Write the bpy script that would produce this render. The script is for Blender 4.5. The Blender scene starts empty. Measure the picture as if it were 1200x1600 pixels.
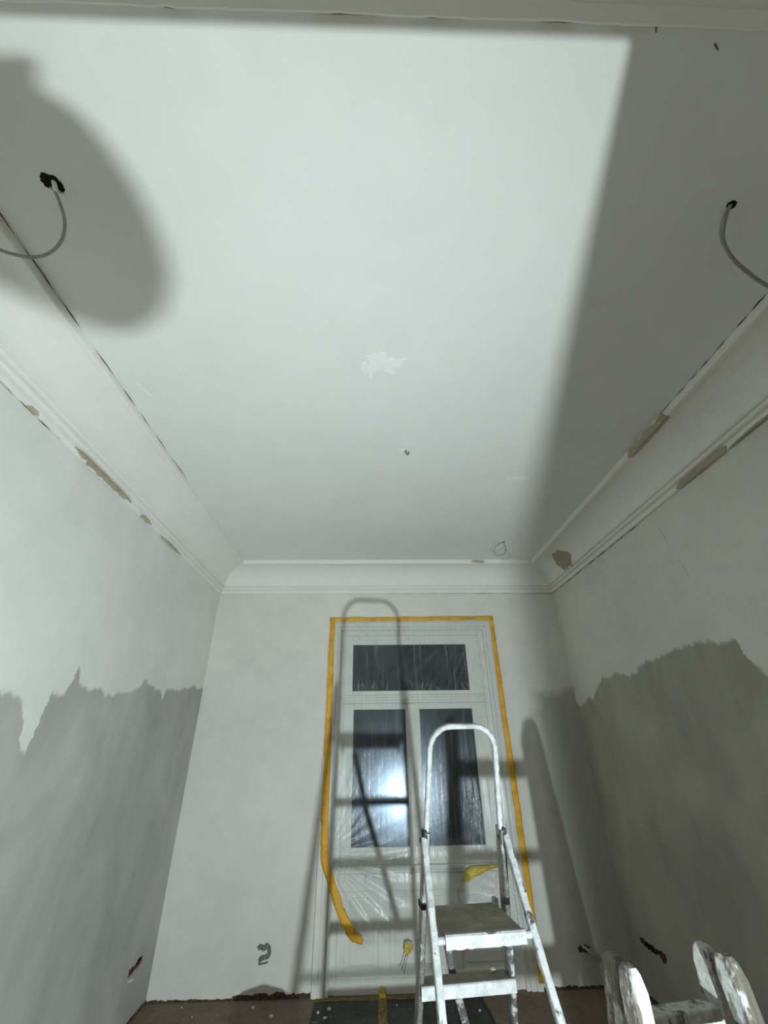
import bpy, bmesh, math, random
from mathutils import Vector, Matrix, noise

random.seed(7)
scene = bpy.context.scene
col = scene.collection
R = math.radians

# ------------------------------------------------------------------ camera
FPX = 648.0
def _n(v): return v.normalized()
_vy = _n(Vector((580 - 600, 1157 - 800, FPX)))
_vz = Vector((583 - 600, -376 - 800, FPX)); _vz = _n(_vz - _vy * _vz.dot(_vy))
_vx = _vy.cross(_vz)
CAM = Vector((0.0, 0.0, 1.875))
cam_data = bpy.data.cameras.new('camera')
cam = bpy.data.objects.new('camera', cam_data)
col.objects.link(cam)
cam_data.sensor_fit = 'VERTICAL'
cam_data.sensor_height = 24.0
cam_data.lens = 24.0 * FPX / 1600.0
cam_data.clip_start = 0.01
# image axes expressed in the world: right, up, back
_right = Vector((_vx.x, _vy.x, _vz.x)); _down = Vector((_vx.y, _vy.y, _vz.y)); _fwd = Vector((_vx.z, _vy.z, _vz.z))
m = Matrix((_right, -_down, -_fwd)).transposed().to_4x4()
m.translation = CAM
cam.matrix_world = m
scene.camera = cam

def ray(px, py):                       # direction in the world of a point of the photograph
    c = Vector((px - 600, py - 800, FPX))
    return Vector((_vx.dot(c), _vy.dot(c), _vz.dot(c)))
def on_y(px, py, Y): r = ray(px, py); return CAM + r * (Y / r.y)
def on_x(px, py, X): r = ray(px, py); return CAM + r * (X / r.x)
def on_z(px, py, Z): r = ray(px, py); return CAM + r * ((Z - CAM.z) / r.z)

# ------------------------------------------------------------------ world, light, exposure
world = bpy.data.worlds.new('night'); scene.world = world
world.use_nodes = True
world.node_tree.nodes['Background'].inputs[0].default_value = (0.35, 0.45, 0.7, 1)
world.node_tree.nodes['Background'].inputs[1].default_value = 0.004
LAMP = Vector((0.65, -0.29, 0.874))
LAMP_DIR = Vector((-0.44, 0.87, 0.16)).normalized()
ld = bpy.data.lights.new('work_light_beam', 'AREA')
ld.shape = 'DISK'; ld.size = 0.045; ld.energy = 124; ld.color = (0.865, 0.99, 1.02)
lo = bpy.data.objects.new('work_light_beam', ld); col.objects.link(lo)
lo.location = LAMP
lo.rotation_euler = LAMP_DIR.to_track_quat('-Z', 'Y').to_euler()

scene.view_settings.view_transform = 'Standard'
scene.view_settings.look = 'None'
scene.view_settings.gamma = 1.0
scene.view_settings.use_curve_mapping = False
scene.view_settings.exposure = 0.0
scene.cycles.max_bounces = 16
scene.cycles.diffuse_bounces = 10
scene.cycles.transparent_max_bounces = 16

# ------------------------------------------------------------------ helpers
def link(o, parent=None):
    col.objects.link(o)
    if parent is not None: o.parent = parent
    return o
def tag(o, label=None, cat=None, group=None, kind=None):
    if label: o['label'] = label
    if cat: o['category'] = cat
    if group: o['group'] = group
    if kind: o['kind'] = kind
    return o
def empty(name, loc=(0, 0, 0), rz=0.0):
    o = bpy.data.objects.new(name, None); o.empty_display_size = 0.1
    o.location = loc; o.rotation_euler = (0, 0, rz); col.objects.link(o); return o

class MB:
    """collects shapes and links them as ONE mesh object"""
    def __init__(s): s.v = []; s.f = []
    def add(s, vs, fs):
        n = len(s.v); s.v += [tuple(v) for v in vs]; s.f += [tuple(i + n for i in f) for f in fs]; return s
    def box(s, x0, x1, y0, y1, z0, z1):
        vs = [(x, y, z) for z in (z0, z1) for y in (y0, y1) for x in (x0, x1)]
        return s.add(vs, [(0, 2, 3, 1), (4, 5, 7, 6), (0, 1, 5, 4), (2, 6, 7, 3), (0, 4, 6, 2), (1, 3, 7, 5)])
    def sweep(s, pts, ra, rb=None, side=None, n=12, power=2.0, cap=True, radii=None):
        """elliptic / squarish tube along a polyline; ra across 'side', rb across the other"""
        pts = [Vector(p) for p in pts]; rb = ra if rb is None else rb
        rings = []
        for i, p in enumerate(pts):
            a = pts[max(0, i - 1)]; b = pts[min(len(pts) - 1, i + 1)]
            t = (b - a).normalized()
            ref = Vector(side) if side is not None else (Vector((0, 0, 1)) if abs(t.z) < 0.9 else Vector((1, 0, 0)))
            u = (ref - t * ref.dot(t)).normalized(); w = t.cross(u)
            k = radii[i] if radii else 1.0
            ring = []
            for j in range(n):
                an = 2 * math.pi * (j + 0.5) / n; c, sn = math.cos(an), math.sin(an)
                e = 2.0 / power
                cx = math.copysign(abs(c) ** e, c); sy = math.copysign(abs(sn) ** e, sn)
                ring.append(p + u * (ra * k * cx) + w * (rb * k * sy))
            rings.append(ring)
        vs = [q for r in rings for q in r]; fs = []
        for i in range(len(rings) - 1):
            for j in range(n):
                a = i * n + j; b = i * n + (j + 1) % n
                fs.append((a, b, b + n, a + n))
        if cap:
            fs.append(tuple(range(n - 1, -1, -1))); fs.append(tuple(range((len(rings) - 1) * n, len(rings) * n)))
        return s.add(vs, fs)
    def lathe(s, prof, c=(0, 0, 0), n=24):
        vs = []; fs = []
        for (r, z) in prof:
            for j in range(n):
                a = 2 * math.pi * j / n; vs.append((c[0] + r * math.cos(a), c[1] + r * math.sin(a), c[2] + z))
        for i in range(len(prof) - 1):
            for j in range(n):
                a = i * n + j; b = i * n + (j + 1) % n
                fs.append((a, b, b + n, a + n))
        return s.add(vs, fs)
    def grid(s, rows):
        nr, nc = len(rows), len(rows[0]); vs = [p for r in rows for p in r]; fs = []
        for i in range(nr - 1):
            for j in range(nc - 1):
                a = i * nc + j; fs.append((a, a + 1, a + nc + 1, a + nc))
        return s.add(vs, fs)
    def build(s, name, material, parent=None, smooth=False, bevel=0.0, solid=0.0, fix=True):
        me = bpy.data.meshes.new(name); me.from_pydata(s.v, [], s.f); me.update()
        if fix:
            bm = bmesh.new(); bm.from_mesh(me); bmesh.ops.recalc_face_normals(bm, faces=bm.faces)
            bm.to_mesh(me); bm.free()
        me.materials.append(material)
        o = bpy.data.objects.new(name, me); link(o, parent)
        if smooth:
            for p in me.polygons: p.use_smooth = True
        if solid:
            md = o.modifiers.new('thickness', 'SOLIDIFY'); md.thickness = solid; md.offset = 0
        if bevel:
            md = o.modifiers.new('bevel', 'BEVEL'); md.width = bevel; md.segments = 2; md.limit_method = 'ANGLE'
        return o

# ------------------------------------------------------------------ materials
class NT:
    def __init__(s, name):
        s.m = bpy.data.materials.new(name); s.m.use_nodes = True
        s.t = s.m.node_tree; s.t.nodes.clear()
        s.out = s.n('ShaderNodeOutputMaterial')
    def n(s, kind, **kw):
        nd = s.t.nodes.new(kind)
        for k, v in kw.items():
            if k.startswith('i_'):
                key = k[2:]; nd.inputs[int(key) if key.isdigit() else key.replace('_', ' ')].default_value = v
            else: setattr(nd, k, v)
        return nd
    def l(s, a, b): s.t.links.new(a, b)
    def pos(s): return s.n('ShaderNodeNewGeometry').outputs['Position']
    def obj(s): return s.n('ShaderNodeTexCoord').outputs['Object']
    def noise(s, vec, scale, detail=4, rough=0.55, stretch=None, dist=0.0):
        if stretch:
            mp = s.n('ShaderNodeMapping'); mp.inputs['Scale'].default_value = stretch; s.l(vec, mp.inputs['Vector']); vec = mp.outputs[0]
        nd = s.n('ShaderNodeTexNoise'); nd.inputs['Scale'].default_value = scale; nd.inputs['Detail'].default_value = detail
        nd.inputs['Roughness'].default_value = rough; nd.inputs['Distortion'].default_value = dist
        s.l(vec, nd.inputs['Vector']); return nd.outputs['Fac']
    def ramp(s, fac, stops, interp='LINEAR'):
        nd = s.n('ShaderNodeValToRGB'); nd.color_ramp.interpolation = interp
        el = nd.color_ramp.elements
        while len(el) < len(stops): el.new(0.5)
        for e, (p, c) in zip(el, stops):
            e.position = p; e.color = c if isinstance(c, tuple) and len(c) == 4 else ((*c, 1) if isinstance(c, tuple) else (c, c, c, 1))
        s.l(fac, nd.inputs[0]); return nd.outputs[0]
    def mix(s, fac, a, b, blend='MIX'):
        nd = s.n('ShaderNodeMix'); nd.data_type = 'RGBA'; nd.blend_type = blend
        for sock, v in ((0, fac), (6, a), (7, b)):
            if hasattr(v, 'is_linked'): s.l(v, nd.inputs[sock])
            elif sock == 0: nd.inputs[0].default_value = v
            else: nd.inputs[sock].default_value = (*v, 1) if len(v) == 3 else v
        return nd.outputs[2]
    def math(s, op, a, b=None, c=None):
        nd = s.n('ShaderNodeMath'); nd.operation = op
        for i, v in enumerate((a, b, c)):
            if v is None: continue
            if hasattr(v, 'is_linked'): s.l(v, nd.inputs[i])
            else: nd.inputs[i].default_value = v
        return nd.outputs[0]
    def bump(s, h, strength=0.3, dist=0.01):
        nd = s.n('ShaderNodeBump'); nd.inputs['Strength'].default_value = strength; nd.inputs['Distance'].default_value = dist
        s.l(h, nd.inputs['Height']); return nd.outputs[0]
    def principled(s, color, rough=0.6, metal=0.0, spec=0.4, normal=None):
        p = s.n('ShaderNodeBsdfPrincipled')
        for k, v in (('Base Color', color), ('Roughness', rough), ('Metallic', metal), ('Specular IOR Level', spec)):
            if hasattr(v, 'is_linked'): s.l(v, p.inputs[k])
            elif k == 'Base Color': p.inputs[k].default_value = (*v, 1)
            else: p.inputs[k].default_value = v
        if normal is not None: s.l(normal, p.inputs['Normal'])
        return p
    def done(s, shader):
        s.l(shader.outputs[0] if hasattr(shader, 'outputs') else shader, s.out.inputs[0]); return s.m

def plaster(name, base, var=0.06, dark=0.12, bump=0.25, patch=None, patch_col=None, axis='y', extra=None):
    """troweled plaster; patch = [(coordinate, height), ...] upper limit of an older darker coat"""
    t = NT(name); pos = t.pos()
    big = t.noise(pos, 0.9, 5, 0.6); mid = t.noise(pos, 5.0, 5, 0.6); fine = t.noise(pos, 70, 3, 0.6)
    lo = tuple(c * (1 - dark) for c in base); hi = tuple(min(1, c * (1 + var)) for c in base)
    c = t.ramp(big, [(0.3, lo), (0.62, hi)])
    c = t.mix(0.35, c, t.ramp(mid, [(0.35, lo), (0.65, hi)]))
    if patch:
        sep = t.n('ShaderNodeSeparateXYZ'); t.l(pos, sep.inputs[0])
        co = sep.outputs['Y' if axis == 'y' else 'X']; zz = sep.outputs['Z']
        a0 = patch[0][0]; a1 = patch[-1][0]
        u = t.n('ShaderNodeMapRange'); u.inputs[1].default_value = a0; u.inputs[2].default_value = a1
        wob = t.noise(pos, 14, 4, 0.65); wob2 = t.noise(pos, 5.5, 3, 0.6, stretch=(1, 1, 0.4))
        coj = t.math('ADD', co, t.math('MULTIPLY', t.math('SUBTRACT', wob, 0.5), 0.07))
        t.l(coj, u.inputs[0])
        fc = t.n('ShaderNodeFloatCurve'); cv = fc.mapping.curves[0]
        zmin, zmax = 0.0, 3.5
        pts = [((p - a0) / (a1 - a0), (z - zmin) / (zmax - zmin)) for p, z in patch]
        while len(cv.points) < len(pts): cv.points.new(0.5, 0.5)
        for cp, (x, y) in zip(cv.points, pts): cp.location = (x, y); cp.handle_type = 'VECTOR'
        fc.mapping.update(); t.l(u.outputs[0], fc.inputs[1])
        lim = t.math('MULTIPLY', fc.outputs[0], zmax)
        lim = t.math('ADD', lim, t.math('MULTIPLY', t.math('SUBTRACT', wob2, 0.5), 0.16))
        lim = t.math('ADD', lim, t.math('MULTIPLY', t.math('SUBTRACT', t.noise(pos, 30, 4, 0.7), 0.5), 0.05))
        d = t.math('SUBTRACT', lim, zz)
        mr = t.n('ShaderNodeMapRange'); mr.inputs[1].default_value = -0.012; mr.inputs[2].default_value = 0.018; t.l(d, mr.inputs[0])
        streak = t.noise(pos, 1.6, 5, 0.6, stretch=(1.2, 1.2, 0.75), dist=0.4)
        pl = tuple(c_ * 0.86 for c_ in patch_col); ph = tuple(c_ * 1.22 for c_ in patch_col)
        pc = t.ramp(streak, [(0.35, pl), (0.72, ph)])
        c = t.mix(mr.outputs[0], c, pc)
    if extra: c = extra(t, pos, c)
    h = t.math('ADD', t.math('MULTIPLY', mid, 0.7), t.math('MULTIPLY', fine, 0.25))
    return t.done(t.principled(c, 0.85, 0, 0.25, t.bump(h, bump, 0.012)))

# older coat on the side walls: limits read as (depth, height) on the wall
XL, XR, YB, ZC = -1.856, 2.281, 5.0, 3.786
YN = 0.0375                          # inner face of the wall with the doorway
COVE = 0.3275; ZCOR = 3.469
lpatch = [(0.0, 2.1), (2.24, 2.11), (2.47, 2.10), (2.545, 2.0), (2.565, 1.87), (2.63, 1.86), (2.65, 2.03), (2.675, 2.13), (2.79, 2.16), (2.835, 2.32), (2.89, 2.21), (2.99, 2.20),
          (3.40, 2.185), (3.72, 2.32), (4.03, 2.30), (4.07, 2.16), (4.12, 2.31), (4.90, 2.40), (5.0, 2.40)]
right_px = [(1200, 1055), (1162, 1022), (1150, 1002), (1090, 1003), (1045, 1014), (1004, 1040), (985, 1056), (940, 1060), (926, 1090), (906, 1100)]
rp = [on_x(x, y, XR) for x, y in right_px]
rpatch = [(0.0, 2.2)] + sorted((p.y, p.z) for p in rp) + [(5.0, 2.2)]

def back_extra(t, pos, c):
    sep = t.n('ShaderNodeSeparateXYZ'); t.l(pos, sep.inputs[0])
    w = t.noise(pos, 3.5, 4, 0.6)
    a = t.n('ShaderNodeMapRange'); a.inputs[1].default_value = 1.72; a.inputs[2].default_value = 1.9
    t.l(t.math('ADD', sep.outputs['X'], t.math('MULTIPLY', t.math('SUBTRACT', w, 0.5), 0.25)), a.inputs[0])
    b = t.n('ShaderNodeMapRange'); b.inputs[1].default_value = 2.38; b.inputs[2].default_value = 2.28
    t.l(t.math('ADD', sep.outputs['Z'], t.math('MULTIPLY', t.math('SUBTRACT', w, 0.5), 0.3)), b.inputs[0])
    return t.mix(t.math('MULTIPLY', a.outputs[0], b.outputs[0]), c, (0.44, 0.435, 0.385))

M = {}
M['ceiling'] = plaster('ceiling_plaster', (0.815, 0.82, 0.79), 0.02, 0.05, 0.12)
M['wall_back'] = plaster('back_wall_plaster', (0.74, 0.73, 0.685), 0.05, 0.13, 0.3, extra=back_extra)
M['wall_left'] = plaster('left_wall_plaster', (0.77, 0.77, 0.735), 0.05, 0.10, 0.3, lpatch, (0.45, 0.45, 0.42))
M['wall_right'] = plaster('right_wall_plaster', (0.72, 0.71, 0.655), 0.05, 0.12, 0.3, rpatch, (0.39, 0.38, 0.325))
M['wall_plain'] = plaster('plain_plaster', (0.74, 0.73, 0.69), 0.05, 0.1, 0.3)
M['cornice'] = plaster('cornice_paint', (0.85, 0.84, 0.80), 0.03, 0.06, 0.15)
M['bare'] = plaster('bare_brown_plaster', (0.44, 0.39, 0.29), 0.25, 0.3, 0.5)
M['filler'] = plaster('fresh_filler', (0.88, 0.89, 0.86), 0.03, 0.04, 0.5)
M['stroke'] = plaster('pale_paint_stroke', (0.86, 0.86, 0.83), 0.03, 0.03, 0.3)

def floor_mat():
    t = NT('dirty_floor'); pos = t.pos()
    a = t.noise(pos, 2.2, 5, 0.65); b = t.noise(pos, 18, 5, 0.7); s = t.noise(pos, 55, 2, 0.5)
    c = t.ramp(a, [(0.3, (0.15, 0.105, 0.08)), (0.55, (0.24, 0.18, 0.14)), (0.75, (0.19, 0.17, 0.145))])
    c = t.mix(0.4, c, t.ramp(b, [(0.3, (0.07, 0.055, 0.045)), (0.7, (0.22, 0.18, 0.15))]))
    c = t.mix(t.ramp(s, [(0.70, 0.0), (0.74, 1.0)]), c, (0.45, 0.44, 0.41))
    return t.done(t.principled(c, 0.9, 0, 0.2, t.bump(b, 0.5, 0.01)))
M['floor'] = floor_mat()
def felt_mat():
    t = NT('dusty_dark_felt'); pos = t.pos()
    a = t.noise(pos, 5, 5, 0.7); b = t.noise(pos, 60, 3, 0.7); d = t.noise(pos, 24, 3, 0.6)
    c = t.ramp(a, [(0.3, (0.055, 0.055, 0.055)), (0.7, (0.10, 0.097, 0.09))])
    c = t.mix(t.ramp(d, [(0.66, 0.0), (0.71, 0.8)]), c, (0.35, 0.34, 0.32))
    return t.done(t.principled(c, 0.95, 0, 0.1, t.bump(b, 0.6, 0.006)))
M['felt'] = felt_mat()
def simple(name, c, rough=0.6, metal=0.0, spec=0.4, var=0.15, scale=20, bump=0.1):
    t = NT(name); pos = t.obj(); a = t.noise(pos, scale, 4, 0.6)
    cc = t.ramp(a, [(0.3, tuple(x * (1 - var) for x in c)), (0.7, tuple(min(1, x * (1 + var)) for x in c))])
    return t.done(t.principled(cc, rough, metal, spec, t.bump(a, bump, 0.005)))
M['joinery'] = simple('white_joinery_paint', (0.74, 0.735, 0.69), 0.45, 0, 0.4, 0.07, 6, 0.12)
M['soil'] = simple('dark_crumbly_edge', (0.085, 0.055, 0.04), 0.95, 0, 0.1, 0.6, 45, 0.8)
M['dark'] = simple('dark_cavity', (0.018, 0.016, 0.014), 0.95, 0, 0.1, 0.4, 60, 0.5)
M['brick'] = simple('brick_red_cavity', (0.11, 0.04, 0.026), 0.95, 0, 0.1, 0.5, 70, 0.6)
M['red'] = simple('dark_red_cable', (0.10, 0.012, 0.016), 0.5, 0, 0.4, 0.3, 60)
M['cable'] = simple('grey_cable_sheath', (0.34, 0.34, 0.33), 0.5, 0, 0.4, 0.12, 40)
M['wire'] = simple('thin_dark_wire', (0.15, 0.15, 0.14), 0.4, 0.5, 0.4)
M['mark'] = simple('grey_wall_mark', (0.17, 0.17, 0.16), 0.9, 0, 0.2, 0.45, 90)
M['steel'] = simple('dull_steel', (0.32, 0.32, 0.31), 0.4, 0.9)
M['rubber'] = simple('black_rubber', (0.02, 0.02, 0.02), 0.7)
M['sack'] = simple('woven_white_sack', (0.40, 0.39, 0.35), 0.8, 0, 0.2, 0.2, 60, 0.5)
M['debris'] = simple('plaster_chip', (0.62, 0.61, 0.57), 0.9, 0, 0.2, 0.15, 60, 0.4)
M['yellow_body'] = simple('yellow_lamp_plastic', (0.6, 0.38, 0.03), 0.4)
M['black_plastic'] = simple('black_plastic', (0.02, 0.02, 0.022), 0.4)

def tape_mat():
    t = NT('yellow_masking_tape'); pos = t.obj()
    a = t.noise(pos, 9, 4, 0.6); b = t.noise(pos, 45, 3, 0.6)
    c = t.ramp(a, [(0.32, (0.58, 0.27, 0.008)), (0.5, (0.74, 0.38, 0.012)), (0.68, (0.82, 0.47, 0.03))])
    c = t.mix(t.ramp(b, [(0.64, 0.0), (0.72, 0.6)]), c, (0.80, 0.62, 0.28))
    return t.done(t.principled(c, 0.5, 0, 0.45, t.bump(b, 0.4, 0.004)))
M['tape'] = tape_mat()
def dtape_mat():
    t = NT('dirty_floor_tape'); pos = t.obj()
    a = t.noise(pos, 30, 4, 0.7)
    c = t.ramp(a, [(0.35, (0.13, 0.095, 0.035)), (0.65, (0.27, 0.20, 0.075))])
    return t.done(t.principled(c, 0.8, 0, 0.2, t.bump(a, 0.5, 0.004)))
M['dirty_tape'] = dtape_mat()
def stale_tape():
    t = NT('greenish_yellow_tape'); pos = t.obj()
    a = t.noise(pos, 25, 4, 0.7)
    c = t.ramp(a, [(0.35, (0.45, 0.34, 0.04)), (0.65, (0.68, 0.55, 0.11))])
    return t.done(t.principled(c, 0.6, 0, 0.3, t.bump(a, 0.5, 0.006)))
M['stale_tape'] = stale_tape()

def glass_mat():
    t = NT('dark_night_glass')
    tr = t.n('ShaderNodeBsdfTransparent'); tr.inputs[0].default_value = (0.25, 0.28, 0.32, 1)
    gl = t.n('ShaderNodeBsdfGlossy'); gl.inputs['Roughness'].default_value = 0.22
    gl.inputs['Color'].default_value = (0.66, 0.82, 1.0, 1)
    fr = t.n('ShaderNodeFresnel'); fr.inputs['IOR'].default_value = 1.8
    mx = t.n('ShaderNodeMixShader'); t.l(fr.outputs[0], mx.inputs[0]); t.l(tr.outputs[0], mx.inputs[1]); t.l(gl.outputs[0], mx.inputs[2])
    return t.done(mx)
M['glass'] = glass_mat()

def film_mat():
    t = NT('thin_plastic_film'); pos = t.pos()
    streak = t.noise(pos, 34, 5, 0.65, stretch=(1.0, 0.3, 0.05), dist=0.6)
    fan = t.noise(pos, 16, 4, 0.6, stretch=(0.55, 0.3, 0.2), dist=0.8)
    cloud_reflect = t.noise(pos, 2.5, 4, 0.6)
    h = t.math('ADD', t.math('MULTIPLY', streak, 0.7), t.math('MULTIPLY', fan, 0.5))
    nrm = t.bump(h, 0.6, 0.016)
    tr = t.n('ShaderNodeBsdfTransparent'); tr.inputs[0].default_value = (0.95, 0.96, 0.96, 1)
    di = t.n('ShaderNodeBsdfDiffuse'); di.inputs[0].default_value = (0.85, 0.87, 0.88, 1); t.l(nrm, di.inputs['Normal'])
    tl = t.n('ShaderNodeBsdfTranslucent'); tl.inputs[0].default_value = (0.85, 0.87, 0.88, 1)
    dd = t.n('ShaderNodeMixShader'); dd.inputs[0].default_value = 0.35
    t.l(di.outputs[0], dd.inputs[1]); t.l(tl.outputs[0], dd.inputs[2])
    gl = t.n('ShaderNodeBsdfGlossy'); gl.inputs['Roughness'].default_value = 0.22; gl.inputs[0].default_value = (0.95, 0.97, 1, 1); t.l(nrm, gl.inputs['Normal'])
    # haze of the film: thin everywhere; crease glints and cloudy reflections painted in white
    haze = t.math('ADD', t.ramp(streak, [(0.42, 0.02), (0.58, 0.045), (0.70, 0.24)]), t.math('MULTIPLY', t.ramp(cloud_reflect, [(0.4, 0.0), (0.7, 1.0)]), 0.06))
    ca = t.n('ShaderNodeAttribute'); ca.attribute_name = 'crease'
    haze = t.math('ADD', haze, t.math('MULTIPLY', ca.outputs['Fac'], 0.75))
    m1 = t.n('ShaderNodeMixShader'); t.l(haze, m1.inputs[0]); t.l(tr.outputs[0], m1.inputs[1]); t.l(dd.outputs[0], m1.inputs[2])
    m2 = t.n('ShaderNodeMixShader'); m2.inputs[0].default_value = 0.035
    t.l(m1.outputs[0], m2.inputs[1]); t.l(gl.outputs[0], m2.inputs[2])
    return t.done(m2)
M['film'] = film_mat()

def alu_mat(name, white):
    """aluminium under splashes of white paint; white = share of paint"""
    t = NT(name); pos = t.obj()
    a = t.noise(pos, 22, 5, 0.65); b = t.noise(pos, 90, 3, 0.6); c0 = t.noise(pos, 4, 3, 0.5)
    mask = t.ramp(t.math('ADD', t.math('MULTIPLY', a, 0.75), t.math('MULTIPLY', c0, 0.25)), [(white - 0.03, 1.0), (white + 0.03, 0.0)])
    metal = t.ramp(b, [(0.3, (0.17, 0.165, 0.155)), (0.7, (0.36, 0.355, 0.34))])
    p1 = t.principled(metal, 0.38, 0.85, 0.5, t.bump(b, 0.15, 0.002))
    paint = t.ramp(a, [(0.3, (0.27, 0.275, 0.27)), (0.6, (0.46, 0.47, 0.47))])
    p2 = t.principled(paint, 0.6, 0, 0.4, t.bump(a, 0.8, 0.008))
    mx = t.n('ShaderNodeMixShader'); t.l(mask, mx.inputs[0]); t.l(p1.outputs[0], mx.inputs[1]); t.l(p2.outputs[0], mx.inputs[2])
    return t.done(mx)
M['alu'] = alu_mat('aluminium_paint_splashed', 0.44)
M['alu_white'] = alu_mat('aluminium_paint_caked', 0.60)
def deck_mat():
    t = NT('dusty_step_top'); pos = t.obj()
    a = t.noise(pos, 14, 5, 0.7); b = t.noise(pos, 70, 3, 0.6)
    c = t.ramp(a, [(0.3, (0.20, 0.185, 0.15)), (0.6, (0.31, 0.29, 0.24)), (0.75, (0.42, 0.41, 0.37))])
    return t.done(t.principled(c, 0.85, 0, 0.2, t.bump(b, 0.3, 0.004)))
M['deck'] = deck_mat()
def old_wood():
    t = NT('paint_splashed_old_wood'); pos = t.obj()
    g = t.noise(pos, 40, 4, 0.6, stretch=(1, 1, 0.07)); a = t.noise(pos, 13, 5, 0.7, stretch=(1, 1, 0.4)); b = t.noise(pos, 60, 3, 0.6)
    wood = t.ramp(g, [(0.3, (0.09, 0.08, 0.065)), (0.7, (0.26, 0.24, 0.20))])
    mask = t.ramp(a, [(0.51, 1.0), (0.56, 0.0)])
    paint = t.ramp(b, [(0.3, (0.36, 0.355, 0.335)), (0.7, (0.62, 0.62, 0.60))])
    c = t.mix(mask, wood, paint)
    return t.done(t.principled(c, 0.75, 0, 0.3, t.bump(a, 0.6, 0.006)))
M['old_wood'] = old_wood()

# ------------------------------------------------------------------ the room shell
def shell(name, mb, mat, **kw): return tag(mb.build(name, mat, **kw), kind='structure')
YH = -2.6                             # far side of the hall behind the doorway
floor = shell('floor', MB().box(XL - 0.2, XR + 0.2, YH - 0.2, YB + 0.3, -0.1, 0.0), M['floor'])
ceiling = shell('ceiling', MB().box(XL - 0.2, XR + 0.2, YH - 0.2, YB + 0.3, ZC, ZC + 0.15), M['ceiling'])
# window opening in the back wall
WX0, WX1, WZ1 = -0.40, 1.365, 3.075
wall_back = shell('wall_back', MB().box(XL - 0.2, WX0, YB, YB + 0.3, 0, ZC).box(WX1, XR + 0.2, YB, YB + 0.3, 0, ZC).box(WX0, WX1, YB, YB + 0.3, WZ1, ZC), M['wall_back'])
wall_left = shell('wall_left', MB().box(XL - 0.2, XL, YN, YB, 0, ZC), M['wall_left'])
wall_right = shell('wall_right', MB().box(XR, XR + 0.2, YN, YB, 0, ZC), M['wall_right'])
DX0, DX1, DZ = -0.78, 0.724, 2.253    # doorway the photograph is taken from
YO = -0.11
wall_near = shell('wall_near', MB().box(XL - 0.2, DX0, YO, YN, 0, ZC).box(DX1, XR + 0.2, YO, YN, 0, ZC).box(DX0, DX1, YO, YN, DZ, ZC), M['wall_plain'])
shell('wall_hall_left', MB().box(XL - 0.2, XL, YH, YO, 0, ZC), M['wall_plain'])
shell('wall_hall_right', MB().box(XR, XR + 0.2, YH, YO, 0, ZC), M['wall_plain'])
shell('wall_hall_back', MB().box(XL - 0.2, XR + 0.2, YH - 0.2, YH, 0, ZC), M['wall_plain'])

# cornice: profile as (distance from the wall, height)
prof = [(0.0, ZCOR), (0.022, ZCOR), (0.024, ZCOR + 0.004), (0.024, ZCOR + 0.034), (0.014, ZCOR + 0.037), (0.014, ZCOR + 0.044), (0.036, ZCOR + 0.046),
        (0.046, ZCOR + 0.051), (0.046, ZCOR + 0.070), (0.032, ZCOR + 0.074), (0.032, ZCOR + 0.081), (0.054, ZCOR + 0.083), (0.056, ZCOR + 0.088)]
for i in range(0, 13):
    a = math.pi / 2 * i / 12
    prof.append((0.285 - 0.225 * math.cos(a), ZCOR + 0.090 + 0.190 * math.sin(a)))
prof += [(0.287, ZCOR + 0.272), (0.322, ZCOR + 0.270), (COVE, ZCOR + 0.275), (COVE, ZC)]
def place(side, run, a):
    if side == 'left': return (XL + a, run)
    if side == 'right': return (XR - a, run)
    if side == 'back': return (run, YB - a)
    return (run, YN + a)
def run_ends(side): return (YN, YB) if side in ('left', 'right') else (XL, XR)
def cornice(side, idx):
    r0, r1 = run_ends(side); n = 90; rows = []
    for i in range(n + 1):
        row = []
        for j, (a, z) in enumerate(prof):
            s0, s1 = r0 + a, r1 - a
            run = s0 + (s1 - s0) * i / n
            aa = a
            if j >= len(prof) - 3 and 0 < i < n:      # uneven edge against the ceiling
                aa = a + 0.006 * noise.noise((run * 3.1, idx * 7.0, 0)) + 0.004 * noise.noise((run * 19, idx * 3.0, 1))
            if j in (1, 2) and 0 < i < n:
                aa = a + 0.004 * noise.noise((run * 9, idx * 5.0, 2))
            x, y = place(side, run, aa); row.append((x, y, z))
        rows.append(row)
    return shell('trim_%d' % idx, MB().grid(rows), M['cornice'])
cor = {s: cornice(s, i + 1) for i, s in enumerate(('back', 'left', 'right', 'near'))}
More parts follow.
